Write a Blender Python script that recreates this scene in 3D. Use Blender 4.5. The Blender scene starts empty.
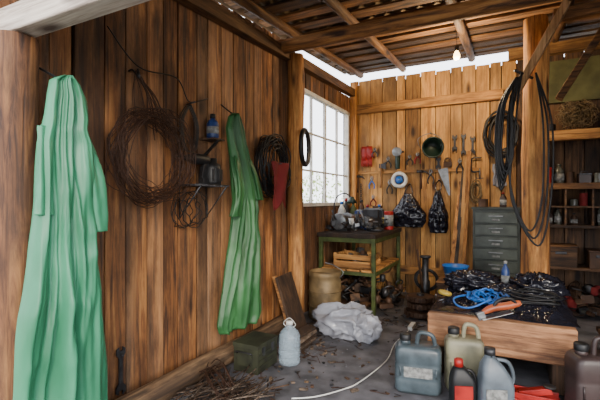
import bpy, math, random
from mathutils import Vector, Matrix, noise, Euler
random.seed(7)
U=random.uniform
pi=math.pi
def nz(x,y,z=0): return noise.noise(Vector((x,y,z)))

# ---------------------------------------------------------------- materials
def newmat(name):
    m=bpy.data.materials.new(name); m.use_nodes=True
    nt=m.node_tree; b=nt.nodes['Principled BSDF']; return m,nt,b
def ramp(nt,stops):
    r=nt.nodes.new('ShaderNodeValToRGB'); e=r.color_ramp.elements
    e[0].position=stops[0][0]; e[0].color=(*stops[0][1],1)
    e[1].position=stops[-1][0]; e[1].color=(*stops[-1][1],1)
    for p,c in stops[1:-1]:
        x=e.new(p); x.color=(*c,1)
    return r
def coords(nt,scale,obj=True):
    tc=nt.nodes.new('ShaderNodeTexCoord'); mp=nt.nodes.new('ShaderNodeMapping')
    mp.inputs['Scale'].default_value=scale
    at=nt.nodes.new('ShaderNodeAttribute'); at.attribute_name='rnd'
    ml=nt.nodes.new('ShaderNodeMath'); ml.operation='MULTIPLY'; ml.inputs[1].default_value=37.0
    nt.links.new(at.outputs['Fac'],ml.inputs[0])
    va=nt.nodes.new('ShaderNodeVectorMath'); va.operation='ADD'
    nt.links.new(tc.outputs['Object'],va.inputs[0]); nt.links.new(ml.outputs[0],va.inputs[1])
    nt.links.new(va.outputs[0],mp.inputs['Vector'])
    return mp,at,va
def mixc(nt,a,b,fac,mode='MULTIPLY'):
    m=nt.nodes.new('ShaderNodeMix'); m.data_type='RGBA'; m.blend_type=mode
    if isinstance(fac,(int,float)): m.inputs['Factor'].default_value=fac
    else: nt.links.new(fac,m.inputs['Factor'])
    nt.links.new(a,m.inputs['A'])
    if isinstance(b,tuple): m.inputs['B'].default_value=(*b,1)
    else: nt.links.new(b,m.inputs['B'])
    return m.outputs['Result']
def wood(name,dark,mid,light,axis='Z',rough=.75,stain=.5,knot=True,spread=.5,grey=None):
    m,nt,b=newmat(name)
    sc={'X':(1.0,16,16),'Y':(16,1.0,16),'Z':(16,16,1.0)}[axis]
    mp,at,va=coords(nt,sc)
    n=nt.nodes.new('ShaderNodeTexNoise'); n.inputs['Scale'].default_value=1.6; n.inputs['Detail'].default_value=8; n.inputs['Roughness'].default_value=.66; n.inputs['Distortion'].default_value=.8
    nt.links.new(mp.outputs[0],n.inputs['Vector'])
    r=ramp(nt,[(.36,dark),(.5,mid),(.66,light)])
    nt.links.new(n.outputs['Fac'],r.inputs[0]); out=r.outputs[0]
    if grey:
        wn=nt.nodes.new('ShaderNodeTexWhiteNoise'); wn.noise_dimensions='1D'; nt.links.new(at.outputs['Fac'],wn.inputs['W'])
        mg=nt.nodes.new('ShaderNodeMath'); mg.operation='MULTIPLY'; mg.inputs[1].default_value=.65; nt.links.new(wn.outputs['Value'],mg.inputs[0])
        out=mixc(nt,out,grey,mg.outputs[0],'MIX')
    mr=nt.nodes.new('ShaderNodeMapRange'); mr.inputs['To Min'].default_value=1-spread; mr.inputs['To Max'].default_value=1+spread*.6
    nt.links.new(at.outputs['Fac'],mr.inputs['Value'])
    cb=nt.nodes.new('ShaderNodeCombineColor')
    for i in range(3): nt.links.new(mr.outputs[0],cb.inputs[i])
    out=mixc(nt,out,cb.outputs[0],1.0)
    n2=nt.nodes.new('ShaderNodeTexNoise'); n2.inputs['Scale'].default_value=2.4; n2.inputs['Detail'].default_value=8; n2.inputs['Roughness'].default_value=.65
    ms=nt.nodes.new('ShaderNodeMapping'); ms.inputs['Scale'].default_value={'X':(.6,2,2),'Y':(2,.6,2),'Z':(2,2,.6)}[axis]
    nt.links.new(va.outputs[0],ms.inputs['Vector']); nt.links.new(ms.outputs[0],n2.inputs['Vector'])
    r2=ramp(nt,[(.40,(.20,.18,.18)),(.57,(1,1,1))])
    nt.links.new(n2.outputs['Fac'],r2.inputs[0]); out=mixc(nt,out,r2.outputs[0],float(stain))
    if knot:
        ks={'X':(2.0,6,6),'Y':(6,2.0,6),'Z':(6,6,2.0)}[axis]
        mk=nt.nodes.new('ShaderNodeMapping'); mk.inputs['Scale'].default_value=ks
        nt.links.new(va.outputs[0],mk.inputs['Vector'])
        v=nt.nodes.new('ShaderNodeTexVoronoi'); v.inputs['Scale'].default_value=.9
        nt.links.new(mk.outputs[0],v.inputs['Vector'])
        r3=ramp(nt,[(.07,(.07,.035,.025)),(.2,(1,1,1))])
        nt.links.new(v.outputs['Distance'],r3.inputs[0]); out=mixc(nt,out,r3.outputs[0],.92)
    nt.links.new(out,b.inputs['Base Color'])
    b.inputs['Roughness'].default_value=rough
    bp=nt.nodes.new('ShaderNodeBump'); bp.inputs['Strength'].default_value=.6; bp.inputs['Distance'].default_value=.01
    nt.links.new(n.outputs['Fac'],bp.inputs['Height']); nt.links.new(bp.outputs[0],b.inputs['Normal'])
    return m
def mat(name,col,rough=.5,metal=0,var=.3,scale=8,bump=.2,trans=0,alpha=1,spread=0,ior=1.45,col2=None,stretch=(1,1,1),bd=.01):
    m,nt,b=newmat(name)
    mp,at,va=coords(nt,stretch)
    n=nt.nodes.new('ShaderNodeTexNoise'); n.inputs['Scale'].default_value=scale; n.inputs['Detail'].default_value=6
    nt.links.new(mp.outputs[0],n.inputs['Vector'])
    c2=col2 if col2 else tuple(x*(1-var) for x in col)
    r=ramp(nt,[(.35,c2),(.65,col)])
    nt.links.new(n.outputs['Fac'],r.inputs[0]); nt.links.new(r.outputs[0],b.inputs['Base Color'])
    b.inputs['Roughness'].default_value=rough; b.inputs['Metallic'].default_value=metal
    b.inputs['Transmission Weight'].default_value=trans; b.inputs['Alpha'].default_value=alpha; b.inputs['IOR'].default_value=ior
    if bump:
        bp=nt.nodes.new('ShaderNodeBump'); bp.inputs['Strength'].default_value=bump; bp.inputs['Distance'].default_value=bd
        nt.links.new(n.outputs['Fac'],bp.inputs['Height']); nt.links.new(bp.outputs[0],b.inputs['Normal'])
    return m

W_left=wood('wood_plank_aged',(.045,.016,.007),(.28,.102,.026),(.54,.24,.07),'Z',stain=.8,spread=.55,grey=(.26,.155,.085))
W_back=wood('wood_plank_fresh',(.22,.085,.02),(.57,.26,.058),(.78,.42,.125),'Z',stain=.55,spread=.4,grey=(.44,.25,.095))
W_dark=wood('wood_dark_z',(.02,.010,.005),(.05,.024,.011),(.10,.05,.022),'Z')
W_logz=wood('wood_log_z',(.10,.035,.010),(.44,.185,.045),(.64,.32,.09),'Z',stain=.7)
W_logd=wood('wood_log_front',(.04,.013,.005),(.19,.072,.022),(.36,.16,.05),'Z',stain=.75)
W_beamx=wood('wood_beam_x',(.06,.024,.008),(.25,.105,.028),(.44,.21,.06),'X',stain=.7)
W_brace=wood('wood_brace',(.20,.10,.04),(.52,.30,.13),(.68,.46,.24),'Z',stain=.5)
W_palex=wood('wood_pale_x',(.24,.19,.15),(.54,.45,.37),(.72,.64,.54),'X',stain=.5,spread=.2)
W_orx=wood('wood_orange_x',(.18,.075,.02),(.44,.20,.05),(.62,.33,.10),'X',stain=.6)
W_shelf=wood('wood_shelf_x',(.025,.012,.006),(.10,.046,.018),(.20,.10,.04),'X',stain=.7)
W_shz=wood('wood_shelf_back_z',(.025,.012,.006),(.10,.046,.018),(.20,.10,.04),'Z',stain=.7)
W_beamy=wood('wood_beam_y',(.06,.025,.008),(.23,.10,.027),(.40,.20,.06),'Y')
W_sill=wood('wood_sill_y',(.04,.024,.013),(.14,.08,.04),(.27,.17,.09),'Y',stain=.85)
W_roof=wood('wood_roof_slat',(.05,.022,.008),(.22,.095,.026),(.40,.19,.06),'X',spread=.75)
W_greyz=wood('wood_grey_z',(.04,.028,.02),(.13,.09,.06),(.24,.17,.12),'Z')
W_block=wood('wood_block',(.17,.07,.03),(.38,.172,.075),(.54,.28,.135),'X',stain=.8,knot=False,spread=.1)
M_floor=mat('floor_dirt',(.155,.150,.165),.85,0,.65,5,.8)
M_black=mat('black_rubber',(.010,.010,.011),.5,0,.3,20,.1)
M_blackpl=mat('black_plastic_film',(.013,.013,.020),.16,0,.4,14,.5)
M_coat=mat('green_raincloth',(.050,.245,.130),.42,0,.5,6,.45,stretch=(1,1.5,.35),col2=(.026,.155,.075))
M_coat2=mat('green_raincloth_dark',(.040,.150,.045),.48,0,.5,7,.45,stretch=(1,1.5,.35),col2=(.018,.08,.022))
M_wire=mat('rusty_wire',(.05,.020,.010),.6,.3,.5,30,.2)
M_bwire=mat('black_wire',(.015,.013,.012),.5,.2,.3,30,0)
M_steel=mat('grey_steel',(.28,.29,.30),.4,.8,.5,15,.1)
M_dsteel=mat('dark_steel',(.07,.07,.075),.45,.7,.5,15,.15)
M_greenm=mat('green_painted_metal',(.075,.10,.025),.55,.1,.6,12,.15)
M_cab=mat('grey_green_enamel',(.045,.052,.043),.45,.3,.4,8,.1)
M_cabd=mat('cabinet_face',(.07,.082,.068),.4,.3,.5,8,.1)
M_white=mat('white_plastic',(.65,.64,.60),.5,0,.3,10,.05)
M_bag=mat('white_bag_film',(.36,.37,.42),.22,0,.4,6,.5,alpha=.85)
M_clear=mat('clear_plastic',(.40,.50,.58),.08,0,.1,6,0,alpha=.42)
M_greypl=mat('grey_can_plastic',(.075,.10,.115),.33,0,.55,9,.15)
M_lgrey=mat('light_grey_plastic',(.115,.14,.165),.4,0,.45,9,.15)
M_beige=mat('yellowed_plastic',(.26,.24,.155),.45,0,.5,7,.15)
M_brownp=mat('brown_plastic',(.05,.032,.03),.42,0,.4,7,.15)
M_red=mat('red_paint',(.38,.014,.010),.45,0,.5,9,.05)
M_orange=mat('orange_plastic',(.42,.09,.03),.4,0,.5,9,.05)
M_blue=mat('blue_plastic',(.010,.12,.44),.4,0,.35,9,.05)
M_dblue=mat('dark_blue',(.02,.05,.18),.4,0,.3,9,.05)
M_olive=mat('olive_box_paint',(.035,.038,.018),.75,0,.7,9,.4)
M_yel=mat('yellow_paint',(.48,.33,.05),.5,0,.4,9,.05)
M_label=mat('paper_label',(.28,.28,.265),.7,0,.6,40,0)
M_corr=mat('corrugated_sheet',(.24,.15,.07),.8,0,.6,6,.3)
M_frame=mat('window_white_wood',(.66,.64,.58),.6,0,.3,12,.2)
M_rope=mat('straw_rope',(.22,.15,.075),.9,0,.4,30,.4)
M_darkgreen=mat('dark_enamel',(.012,.028,.02),.35,.2,.3,9,.05)
M_panel=mat('painted_board',(.14,.135,.05),.7,0,.5,5,.2)
M_rust=mat('rusted_tin',(.10,.052,.03),.6,.4,.5,9,.3)
M_tan=mat('tan_tin',(.25,.17,.08),.55,.3,.6,7,.2)
M_dirty=mat('dirty_glass_jar',(.10,.10,.08),.25,0,.5,9,.1)
M_dred=mat('dark_red_cloth',(.17,.011,.011),.85)
M_yard=mat('yard_dirt',(.24,.22,.18),.95,0,.4,3,.3)
M_leaf=mat('foliage',(.42,.55,.20),.7,0,.4,3,0)
m,nt,b=newmat('window_glass'); b.inputs['Base Color'].default_value=(.95,.98,1,1); b.inputs['Alpha'].default_value=.04; b.inputs['Roughness'].default_value=.1; M_glass=m
m,nt,b=newmat('bulb_glass_added_glow'); b.inputs['Base Color'].default_value=(1,.8,.5,1); b.inputs['Emission Color'].default_value=(1,.62,.22,1); b.inputs['Emission Strength'].default_value=14; M_bulb=m  # emission is added; the real lamp is off

# ---------------------------------------------------------------- builder
class O:
    def __init__(s,name): s.n=name; s.v=[];s.f=[];s.mi=[];s.r=[];s.sm=[];s.mats=[]
    def add(s,vs,fs,m,smooth=False,rnd=None):
        if m not in s.mats: s.mats.append(m)
        k=s.mats.index(m); b=len(s.v)
        rnd=random.random() if rnd is None else rnd
        s.v+= [tuple(v) for v in vs]; s.r+=[rnd]*len(vs)
        for f in fs: s.f.append([b+i for i in f]); s.mi.append(k); s.sm.append(smooth)
    def box(s,c,size,m,rot=(0,0,0),rnd=None,taper=1):
        R=Euler([math.radians(a) for a in rot]).to_matrix(); c=Vector(c); vs=[]
        for z in(-.5,.5):
            k=taper if z>0 else 1
            for x,y in((-.5,-.5),(.5,-.5),(.5,.5),(-.5,.5)):
                vs.append(c+R@Vector((x*size[0]*k,y*size[1]*k,z*size[2])))
        s.add(vs,[(3,2,1,0),(4,5,6,7),(0,1,5,4),(1,2,6,5),(2,3,7,6),(3,0,4,7)],m,False,rnd)
    def bar(s,p1,p2,w,h,m,up=(0,0,1),rnd=None):
        p1=Vector(p1);p2=Vector(p2); d=(p2-p1).normalized(); up=Vector(up)
        if abs(d.dot(up))>.98: up=Vector((0,1,0))
        a=d.cross(up).normalized()*w/2; b=a.cross(d).normalized()*h/2
        vs=[p+i*a+j*b for p in(p1,p2) for i,j in((-1,-1),(1,-1),(1,1),(-1,1))]
        s.add(vs,[(3,2,1,0),(4,5,6,7),(0,1,5,4),(1,2,6,5),(2,3,7,6),(3,0,4,7)],m,False,rnd)
    def loft(s,rings,m,smooth=True,caps=(1,1),rnd=None,closed=False):
        n=len(rings[0]); vs=[v for r in rings for v in r]; fs=[]
        K=len(rings)
        for i in range(K if closed else K-1):
            for j in range(n):
                a=i*n+j; b=i*n+(j+1)%n; e=((i+1)%K)*n
                fs.append((a,b,e+(j+1)%n,e+j))
        if not closed:
            if caps[0]: fs.append(tuple(range(n-1,-1,-1)))
            if caps[1]: fs.append(tuple((K-1)*n+j for j in range(n)))
        s.add(vs,fs,m,smooth,rnd)
    def tube(s,pts,r,m,n=8,closed=False,rnd=None,wob=0):
        pts=[Vector(p) for p in pts]; K=len(pts); rs=r if isinstance(r,(list,tuple)) else [r]*K
        rings=[]; a=None
        for i,p in enumerate(pts):
            if closed: t=(pts[(i+1)%K]-pts[i-1])
            else: t=pts[min(i+1,K-1)]-pts[max(i-1,0)]
            t.normalize()
            if a is None:
                a=t.orthogonal().normalized()
            a=(a-t*a.dot(t)); 
            if a.length<1e-5:a=t.orthogonal()
            a.normalize(); b=t.cross(a)
            rings.append([p+(a*math.cos(2*pi*j/n)+b*math.sin(2*pi*j/n))*rs[i]*(1+wob*nz(i*.7,j*1.3,p.x)) for j in range(n)])
        s.loft(rings,m,True,(1,1),rnd,closed)
    def cyl(s,p1,p2,r,m,r2=None,n=16,rnd=None):
        s.tube([p1,p2],[r,r if r2 is None else r2],m,n,rnd=rnd)
    def lathe(s,prof,loc,m,rot=(0,0,0),n=24,smooth=True,sy=1):
        R=Euler([math.radians(a) for a in rot]).to_matrix(); loc=Vector(loc)
        s.loft([[loc+R@Vector((r*math.cos(2*pi*j/n),sy*r*math.sin(2*pi*j/n),z)) for j in range(n)] for r,z in prof],m,smooth)
    def prism(s,pts,th,loc,m,rot=(0,0,0)):
        R=Euler([math.radians(a) for a in rot]).to_matrix(); loc=Vector(loc)
        s.loft([[loc+R@Vector((x,k,z)) for x,z in pts] for k in(-th/2,th/2)],m,False)
    def grid(s,fn,nu,nv,m,smooth=True,rnd=None):
        vs=[fn(i/nu,j/nv) for i in range(nu+1) for j in range(nv+1)]; w=nv+1
        s.add(vs,[(i*w+j,(i+1)*w+j,(i+1)*w+j+1,i*w+j+1) for i in range(nu) for j in range(nv)],m,smooth,rnd)
    def ring(s,c,R,r,m,nrm=(1,0,0),n=40,k=6,jit=0,sq=1,seed=0):
        nrm=Vector(nrm).normalized(); a=Vector((0,0,1)); a=(a-nrm*a.dot(nrm)).normalized(); b=nrm.cross(a); c=Vector(c)
        s.tube([c+(b*math.cos(2*pi*i/n)+a*sq*math.sin(2*pi*i/n))*R*(1+jit*nz(2*math.cos(2*pi*i/n)+seed,2*math.sin(2*pi*i/n),seed)) +nrm*jit*.15*nz(math.cos(2*pi*i/n)*2,math.sin(2*pi*i/n)*2,seed+9) for i in range(n)],r,m,k,True)
    def done(s,bevel=0,sub=0,solid=0):
        me=bpy.data.meshes.new(s.n); vs=[Vector(v) for v in s.v]
        lo=Vector([min(v[i] for v in vs) for i in range(3)]); hi=Vector([max(v[i] for v in vs) for i in range(3)])
        o=Vector(((lo.x+hi.x)/2,(lo.y+hi.y)/2,lo.z))
        me.from_pydata([v-o for v in vs],[],s.f)
        for mm in s.mats: me.materials.append(mm)
        me.polygons.foreach_set('material_index',s.mi); me.polygons.foreach_set('use_smooth',s.sm)
        at=me.attributes.new('rnd','FLOAT','POINT'); at.data.foreach_set('value',s.r)
        me.update()
        ob=bpy.data.objects.new(s.n,me); ob.location=o; bpy.context.collection.objects.link(ob)
        if solid: q=ob.modifiers.new('s','SOLIDIFY'); q.thickness=solid
        if bevel: q=ob.modifiers.new('b','BEVEL'); q.width=bevel; q.segments=2; q.limit_method='ANGLE'; q.angle_limit=math.radians(45)
        if sub: q=ob.modifiers.new('u','SUBSURF'); q.levels=sub; q.render_levels=sub
        return ob
def cr(pts,k=6,closed=False):
    P=[Vector(p) for p in pts]; n=len(P); out=[]
    for i in range(n if closed else n-1):
        g=(lambda j:P[j%n]) if closed else (lambda j:P[max(0,min(n-1,j))])
        a,b,c,d=g(i-1),g(i),g(i+1),g(i+2)
        for j in range(k):
            t=j/k; out.append(.5*((2*b)+(c-a)*t+(2*a-5*b+4*c-d)*t*t+(3*b-a-3*c+d)*t**3))
    if not closed: out.append(P[-1])
    return out
def rrect(w,d,r,z,loc,rz=0,n=5,off=(0,0)):
    pts=[]; 
    for cx,cy,a0 in((w/2-r,d/2-r,0),(-w/2+r,d/2-r,90),(-w/2+r,-d/2+r,180),(w/2-r,-d/2+r,270)):
        for i in range(n+1):
            a=math.radians(a0+90*i/n); pts.append((cx+r*math.cos(a)+off[0],cy+r*math.sin(a)+off[1]))
    c,s=math.cos(rz),math.sin(rz)
    return [Vector((loc[0]+x*c-y*s,loc[1]+x*s+y*c,loc[2]+z)) for x,y in pts]
def log(o,p1,p2,r,m,n=18,k=14,seed=0,r2=None):
    p1=Vector(p1);p2=Vector(p2); r2=r if r2 is None else r2
    pts=[];rs=[]
    for i in range(k+1):
        t=i/k; p=p1.lerp(p2,t); j=.12*r
        pts.append(p+Vector((nz(t*3,seed),nz(t*3,seed+5),nz(t*3,seed+9)*.3))*j*2); rs.append((r+(r2-r)*t)*(1+.08*nz(t*6,seed+3)))
    o.tube(pts,rs,m,n,wob=.08)

WX=-1.92; BY=5.24
def roofz(y): return 2.56+.072*y
# ---------------------------------------------------------------- room shell
o=O('floor')
o.grid(lambda a,b:(-2.05+4.5*a,-1.2+6.6*b,.006*nz(a*9,b*14)+.004*nz(a*40,b*60)-(0.006)),70,100,M_floor); o.done()
o=O('ground_outside')
o.grid(lambda a,b:(-30+60*a,-30+60*b,-.06-.02*nz(a*20,b*20)),20,20,M_yard); o.done()

o=O('wall_left')
y=.86; wy0,wy1,wz0,wz1=3.60,5.08,1.13,2.38
while y<BY:
    w=U(.11,.18); y2=min(y+w,BY+.02); yc=(y+y2)/2; top=roofz(yc)-.05 if yc<3.5 else 2.60
    th=U(.02,.032); g=U(.004,.018)
    x=WX-th/2-U(0,.010)
    if wy0<yc<wy1:
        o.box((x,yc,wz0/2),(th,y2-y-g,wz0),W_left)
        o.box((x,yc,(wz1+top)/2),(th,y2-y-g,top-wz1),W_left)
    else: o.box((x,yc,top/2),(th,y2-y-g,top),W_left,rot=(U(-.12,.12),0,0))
    y=y2
for (a,b2,z0,z1) in((.86,wy0-.05,0,2.6),(wy0-.05,wy1+.05,0,wz0-.03),(wy0-.05,wy1+.05,wz1+.04,2.58),(wy1+.05,BY+.03,0,2.58)):
    o.box((WX-.075,(a+b2)/2,(z0+z1)/2),(.02,b2-a,z1-z0),W_dark)
o.done(.002)

o=O('wall_back')
x=-1.95
while x<2.42:
    w=U(.11,.19); x2=min(x+w,2.42); xc=(x+x2)/2; th=U(.02,.030); g=U(.005,.016)
    right=xc>.05
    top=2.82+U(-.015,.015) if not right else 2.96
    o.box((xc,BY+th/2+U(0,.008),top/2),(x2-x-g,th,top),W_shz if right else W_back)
    x=x2
o.box((.22,BY+.065,1.4),(4.4,.02,2.78),W_dark)
o.done(.002)
o=O('wall_right')
y=1.6
while y<BY:
    w=U(.13,.17); top=roofz(y+w/2)-.03
    o.box((2.43,y+w/2,top/2),(.025,w-.006,top),W_shz); y+=w
o.done()

o=O('trim_back_rail'); o.box((-.98,BY-.03,2.43),(1.86,.05,.12),W_orx); o.done(.004)
o=O('trim_back_lower_rail'); o.box((-.98,BY-.035,.30),(1.86,.06,.10),W_orx); o.done(.004)
o=O('trim_back_top_plate'); o.box((1.2,BY-.06,2.86),(2.4,.10,.12),W_orx); o.done(.004)
o=O('trim_left_top_plate'); o.bar((WX+.04,.9,roofz(.9)-.12),(WX+.04,5.2,roofz(5.2)-.28),.08,.10,W_beamy); o.done(.004)
o=O('sill_log'); log(o,(WX+.10,1.0,.075),(WX+.10,3.28,.075),.072,W_sill,seed=3); o.done()
o=O('corner_post'); o.box((WX+.05,BY-.05,1.40),(.08,.08,2.80),W_logz); o.done(.004)
o=O('wall_post'); log(o,(WX+.09,3.42,0),(WX+.09,3.42,2.60),.078,W_logz,seed=1); o.done()
o=O('front_post'); log(o,(-1.83,.94,0),(-1.83,.94,1.88),.085,W_logd,seed=2); o.done()
o=O('front_header_beam'); o.box((.2,.94,1.94),(4.5,.09,.11),W_palex)
o.done(.006)
o=O('front_gable_boards')
for i in range(5): o.box((.2,.99,2.05+.11*i),(4.5,.022,.105),W_roof)
o.done(.002)
o=O('log_post'); log(o,(.21,4.05,0),(.21,4.05,2.78),.115,W_logz,seed=8,r2=.095); o.done()
o=O('tie_beam'); log(o,(WX+.02,3.22,2.62),(2.4,3.22,2.62),.062,W_beamx,seed=12,k=24); o.done()
o=O('post_brace'); o.bar((.03,3.88,2.06),(.42,3.88,2.80),.06,.11,W_brace,up=(0,1,0)); o.done(.006)
o=O('post_brace'); o.bar((.40,4.22,2.10),(.80,4.22,2.80),.06,.11,W_beamx,up=(0,1,0)); o.done(.006)
o=O('beam_right'); o.bar((.34,4.05,2.77),(2.4,4.05,2.77),.1,.1,W_beamx); o.done(.006)

o=O('ceiling')
for X in(-1.86,-1.26,-.41,.45,1.3,2.2):
    log(o,(X,.8,roofz(.8)+.02),(X,5.45,roofz(5.45)+.02),.042,W_beamy,seed=X)
y=.85
while y<5.40:
    w=U(.10,.17); o.box((.25,y+w/2,roofz(y)+.075),(4.6,w,.02),W_roof,rot=(4.1,0,0)); y+=w+U(.04,.13)
def cs(a,b):
    X=-2.15+4.8*a; Y=.7+4.85*b; return (X,Y,roofz(Y)+.115+.018*math.sin(X*2*pi/.15))
o.grid(cs,384,2,M_corr)
o.done()

o=O('window_1')
xw=WX-.01
for z in(wz0+.02,wz1-.02): o.box((xw,(wy0+wy1)/2,z),(.06,wy1-wy0+.06,.04),M_frame)
for yy in(wy0+.01,wy1-.01): o.box((xw,yy,(wz0+wz1)/2),(.06,.04,wz1-wz0),M_frame)
for k in(1,2,3): o.box((xw,wy0+(wy1-wy0)*k/4,(wz0+wz1)/2),(.03,.020 if k!=2 else .04,wz1-wz0-.06),M_frame)
for z in(1.52,1.93): o.box((xw,(wy0+wy1)/2,z),(.025,wy1-wy0-.06,.018),M_frame)
o.box((xw-.01,(wy0+wy1)/2,(wz0+wz1)/2),(.004,wy1-wy0-.04,wz1-wz0-.04),M_glass)
o.done(.003)

o=O('hedge')
for i in range(2600):
    p=Vector((U(-11.5,-9),U(1,24),0)); p.z=U(0,1.0)*(2.6+1.6*nz(p.y*.5,2)); s_=U(.12,.28)
    R=Euler((U(0,6),U(0,6),U(0,6))).to_matrix()
    o.add([p+R@Vector(q)*s_ for q in((-.5,0,0),(0,-.25,.05),(.5,0,0),(0,.25,.05))],[(0,1,2,3)],M_leaf)
for i in range(12): o.cyl((-10.2,1.5+i*1.9,-.1),(-10.2+U(-.3,.3),1.5+i*1.9,2),.04,W_dark,n=6)
o.done()

# ---------------------------------------------------------------- raincoats
def ridge(x,y,z): return 1-abs(nz(x,y,z))*4
def coat(name,m,xc,prof,hd,seed,amp,sleeves,hook,kf=8.5):
    o=O(name); rings=[]; N=180
    K=110
    for i in range(K+1):
        t=i/K; z=prof[0][0]+(prof[-1][0]-prof[0][0])*t
        for a,b in zip(prof,prof[1:]):
            if b[0]<=z<=a[0]+1e-6:
                f=(a[0]-z)/(a[0]-b[0]); yl=a[1]+(b[1]-a[1])*f; yr=a[2]+(b[2]-a[2])*f; break
        cy=(yl+yr)/2; hw=(yr-yl)/2
        ring=[]
        for j in range(N):
            th=2*pi*j/N; yy=math.cos(th); xx=math.sin(th)
            prf=abs(xx)**.7*(1 if xx>0 else -1)
            px=hd*(.5+.5*min(1,t*4))*prf
            yw=yy*hw
            ph=2.6*nz(t*1.1,seed)+2.2*nz(yy*1.6,t*1.3,seed)
            f=math.sin(yy*kf+ph+seed)                       # long hanging folds
            f=abs(f)**.7*(1 if f>0 else -1)
            f1=nz(yy*2.3+seed,t*2.4,1)*1.7
            f2=ridge(yy*4.5+seed*2+nz(t*3,yy)*.8,t*1.6,seed)
            f3=ridge(yw*8+z*3+seed,z*5-yw*5,seed*3)
            A=amp*min(1,.35+t*1.1)
            front=max(0,xx)**.45 if xx>0 else 0
            px+= (A*(f*.50+f1*.65+f2*.22)+.0045*f3)*front
            e=1+.06*nz(t*7,seed+yy)
            ring.append(Vector((xc+px,cy+hw*yy*e,z+.03*nz(yy*3,seed,t)*max(0,(t-.85)/.15))))
        rings.append(ring)
    o.loft(rings,m)
    for pts,rs in sleeves:
        P=cr(pts,14); n=len(P)
        R2=[rs[0]+(rs[1]-rs[0])*i/(n-1) for i in range(n)]
        rr=[]
        for i,p in enumerate(P):
            rr.append([p+Vector((.65*math.cos(a),math.sin(a),0))*R2[i]*(1+.22*math.sin(3*a+i*.07+seed)+.14*math.sin(5*a-i*.1)+.10*nz(math.cos(a)*2,math.sin(a)*2,i*.35)) for a in [2*pi*j/56 for j in range(56)]])
        o.loft(rr,m)
    o.tube(cr(hook,5),.006,M_dsteel,6)
    return o.done()
X=-1.67
coat('hooded_raincoat',M_coat,X,[(1.725,1.03,1.06),(1.70,.985,1.105),(1.64,.975,1.135),(1.55,.965,1.145),(1.50,.955,1.14),(1.44,.94,1.17),(1.2,.925,1.18),(.95,.90,1.19),(.75,.87,1.22),(.3,.835,1.25),(.10,.82,1.26)],.055,3.1,.060,
  [([(X+.0,1.12,1.48),(X+.03,1.145,1.38),(X+.05,1.155,1.25),(X+.05,1.16,1.06)],(.028,.040)),([(X,.965,1.50),(X+.02,.95,1.3),(X+.03,.94,1.14)],(.026,.030))],
  [(WX,1.05,1.82),(WX+.08,1.05,1.78),(X,1.05,1.70)])
X=-1.80
coat('hooded_raincoat',M_coat2,X,[(1.84,2.38,2.43),(1.81,2.34,2.48),(1.72,2.31,2.53),(1.62,2.33,2.54),(1.5,2.36,2.59),(1.2,2.39,2.71),(.9,2.35,2.74),(.55,2.27,2.73),(.30,2.22,2.74),(.24,2.24,2.70)],.045,7.7,.060,
  [([(X,2.40,1.56),(X+.04,2.38,1.42),(X+.06,2.38,1.25),(X+.04,2.36,1.08)],(.035,.045)),([(X,2.52,1.56),(X+.04,2.60,1.4),(X+.05,2.66,1.2)],(.035,.045))],
  [(WX,2.40,1.92),(WX+.05,2.40,1.88),(X,2.40,1.83)],kf=9.5)

# ---------------------------------------------------------------- things on left wall
o=O('barbed_wire_coil')
for i in range(34):
    R=U(.19,.265); o.ring((WX+.07+.004*i*U(.5,1.0),1.64+U(-.02,.02),1.44+U(-.03,.03)),R,.0022,M_wire,nrm=(1,U(-.12,.12),U(-.12,.12)),jit=.2,seed=i*1.7)
for i in range(12):
    a=U(-.16,.16); o.tube(cr([(WX+.06,1.64+a,1.62+U(-.1,.1)),(WX+.09,1.58+a*.8,1.78),(WX+.08,1.56,1.90+U(-.03,.03)),(WX+.07,1.66+a*.3,1.8),(WX+.09,1.68+a,1.6)],6),.0022,M_wire,5)
o.tube(cr([(WX+.015,1.56,1.93),(WX+.05,1.56,1.93),(WX+.1,1.56,1.88),(WX+.09,1.56,1.93)],4),.006,M_dsteel,6)
o.done()
o=O('black_cable_hank')
for i in range(7):
    a=U(-.03,.03); o.tube(cr([(WX+.03,2.02+a,1.83),(WX+.05,1.94+a,1.72),(WX+.05,1.96+a,1.55),(WX+.05,2.05+a,1.53),(WX+.05,2.08+a,1.7),(WX+.03,2.03+a,1.84)],6),.0035,M_bwire,5)
o.tube(cr([(WX+.02,1.42,2.13),(WX+.05,1.6,1.96),(WX+.04,1.90,1.98),(WX+.03,2.02,1.86),(WX+.04,2.12,1.88),(WX+.02,2.22,1.92)],8),.004,M_bwire,6)
o.cyl((WX,2.03,1.84),(WX+.08,2.03,1.85),.005,M_dsteel)
o.done()
o=O('wire_shelf')
for k in range(6): o.cyl((WX+.02+.036*k,1.93,1.30),(WX+.02+.036*k,2.24,1.30),.004,M_dsteel,n=6)
for k in range(5): o.cyl((WX,1.94+.07*k,1.294),(WX+.21,1.94+.07*k,1.294),.005,M_dsteel,n=6)
for yy in(1.96,2.22): o.tube([(WX+.20,yy,1.30),(WX+.01,yy,1.08),(WX+.01,yy,1.5)],.006,M_dsteel,6)
o.done()
def drill(o,c,m):
    x,y,z=c
    o.lathe([(.0,-.11),(.03,-.11),(.036,-.06),(.036,.03),(.028,.06),(.02,.09),(.016,.12),(.004,.12),(.004,.19)],(x,y,z),m,rot=(90,0,0),n=14)
    o.box((x,y+.07,z-.07),(.035,.045,.12),m,rot=(-12,0,0)); o.box((x,y+.085,z-.14),(.05,.08,.04),M_black)
o=O('cordless_drill'); drill(o,(WX+.1,2.02,1.47),M_black); o.done(.006)
o=O('motor_housing'); o.lathe([(.0,0),(.055,0),(.06,.02),(.06,.11),(.05,.14),(.03,.15),(.03,.18),(0,.18)],(WX+.11,2.17,1.306),M_black); 
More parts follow.
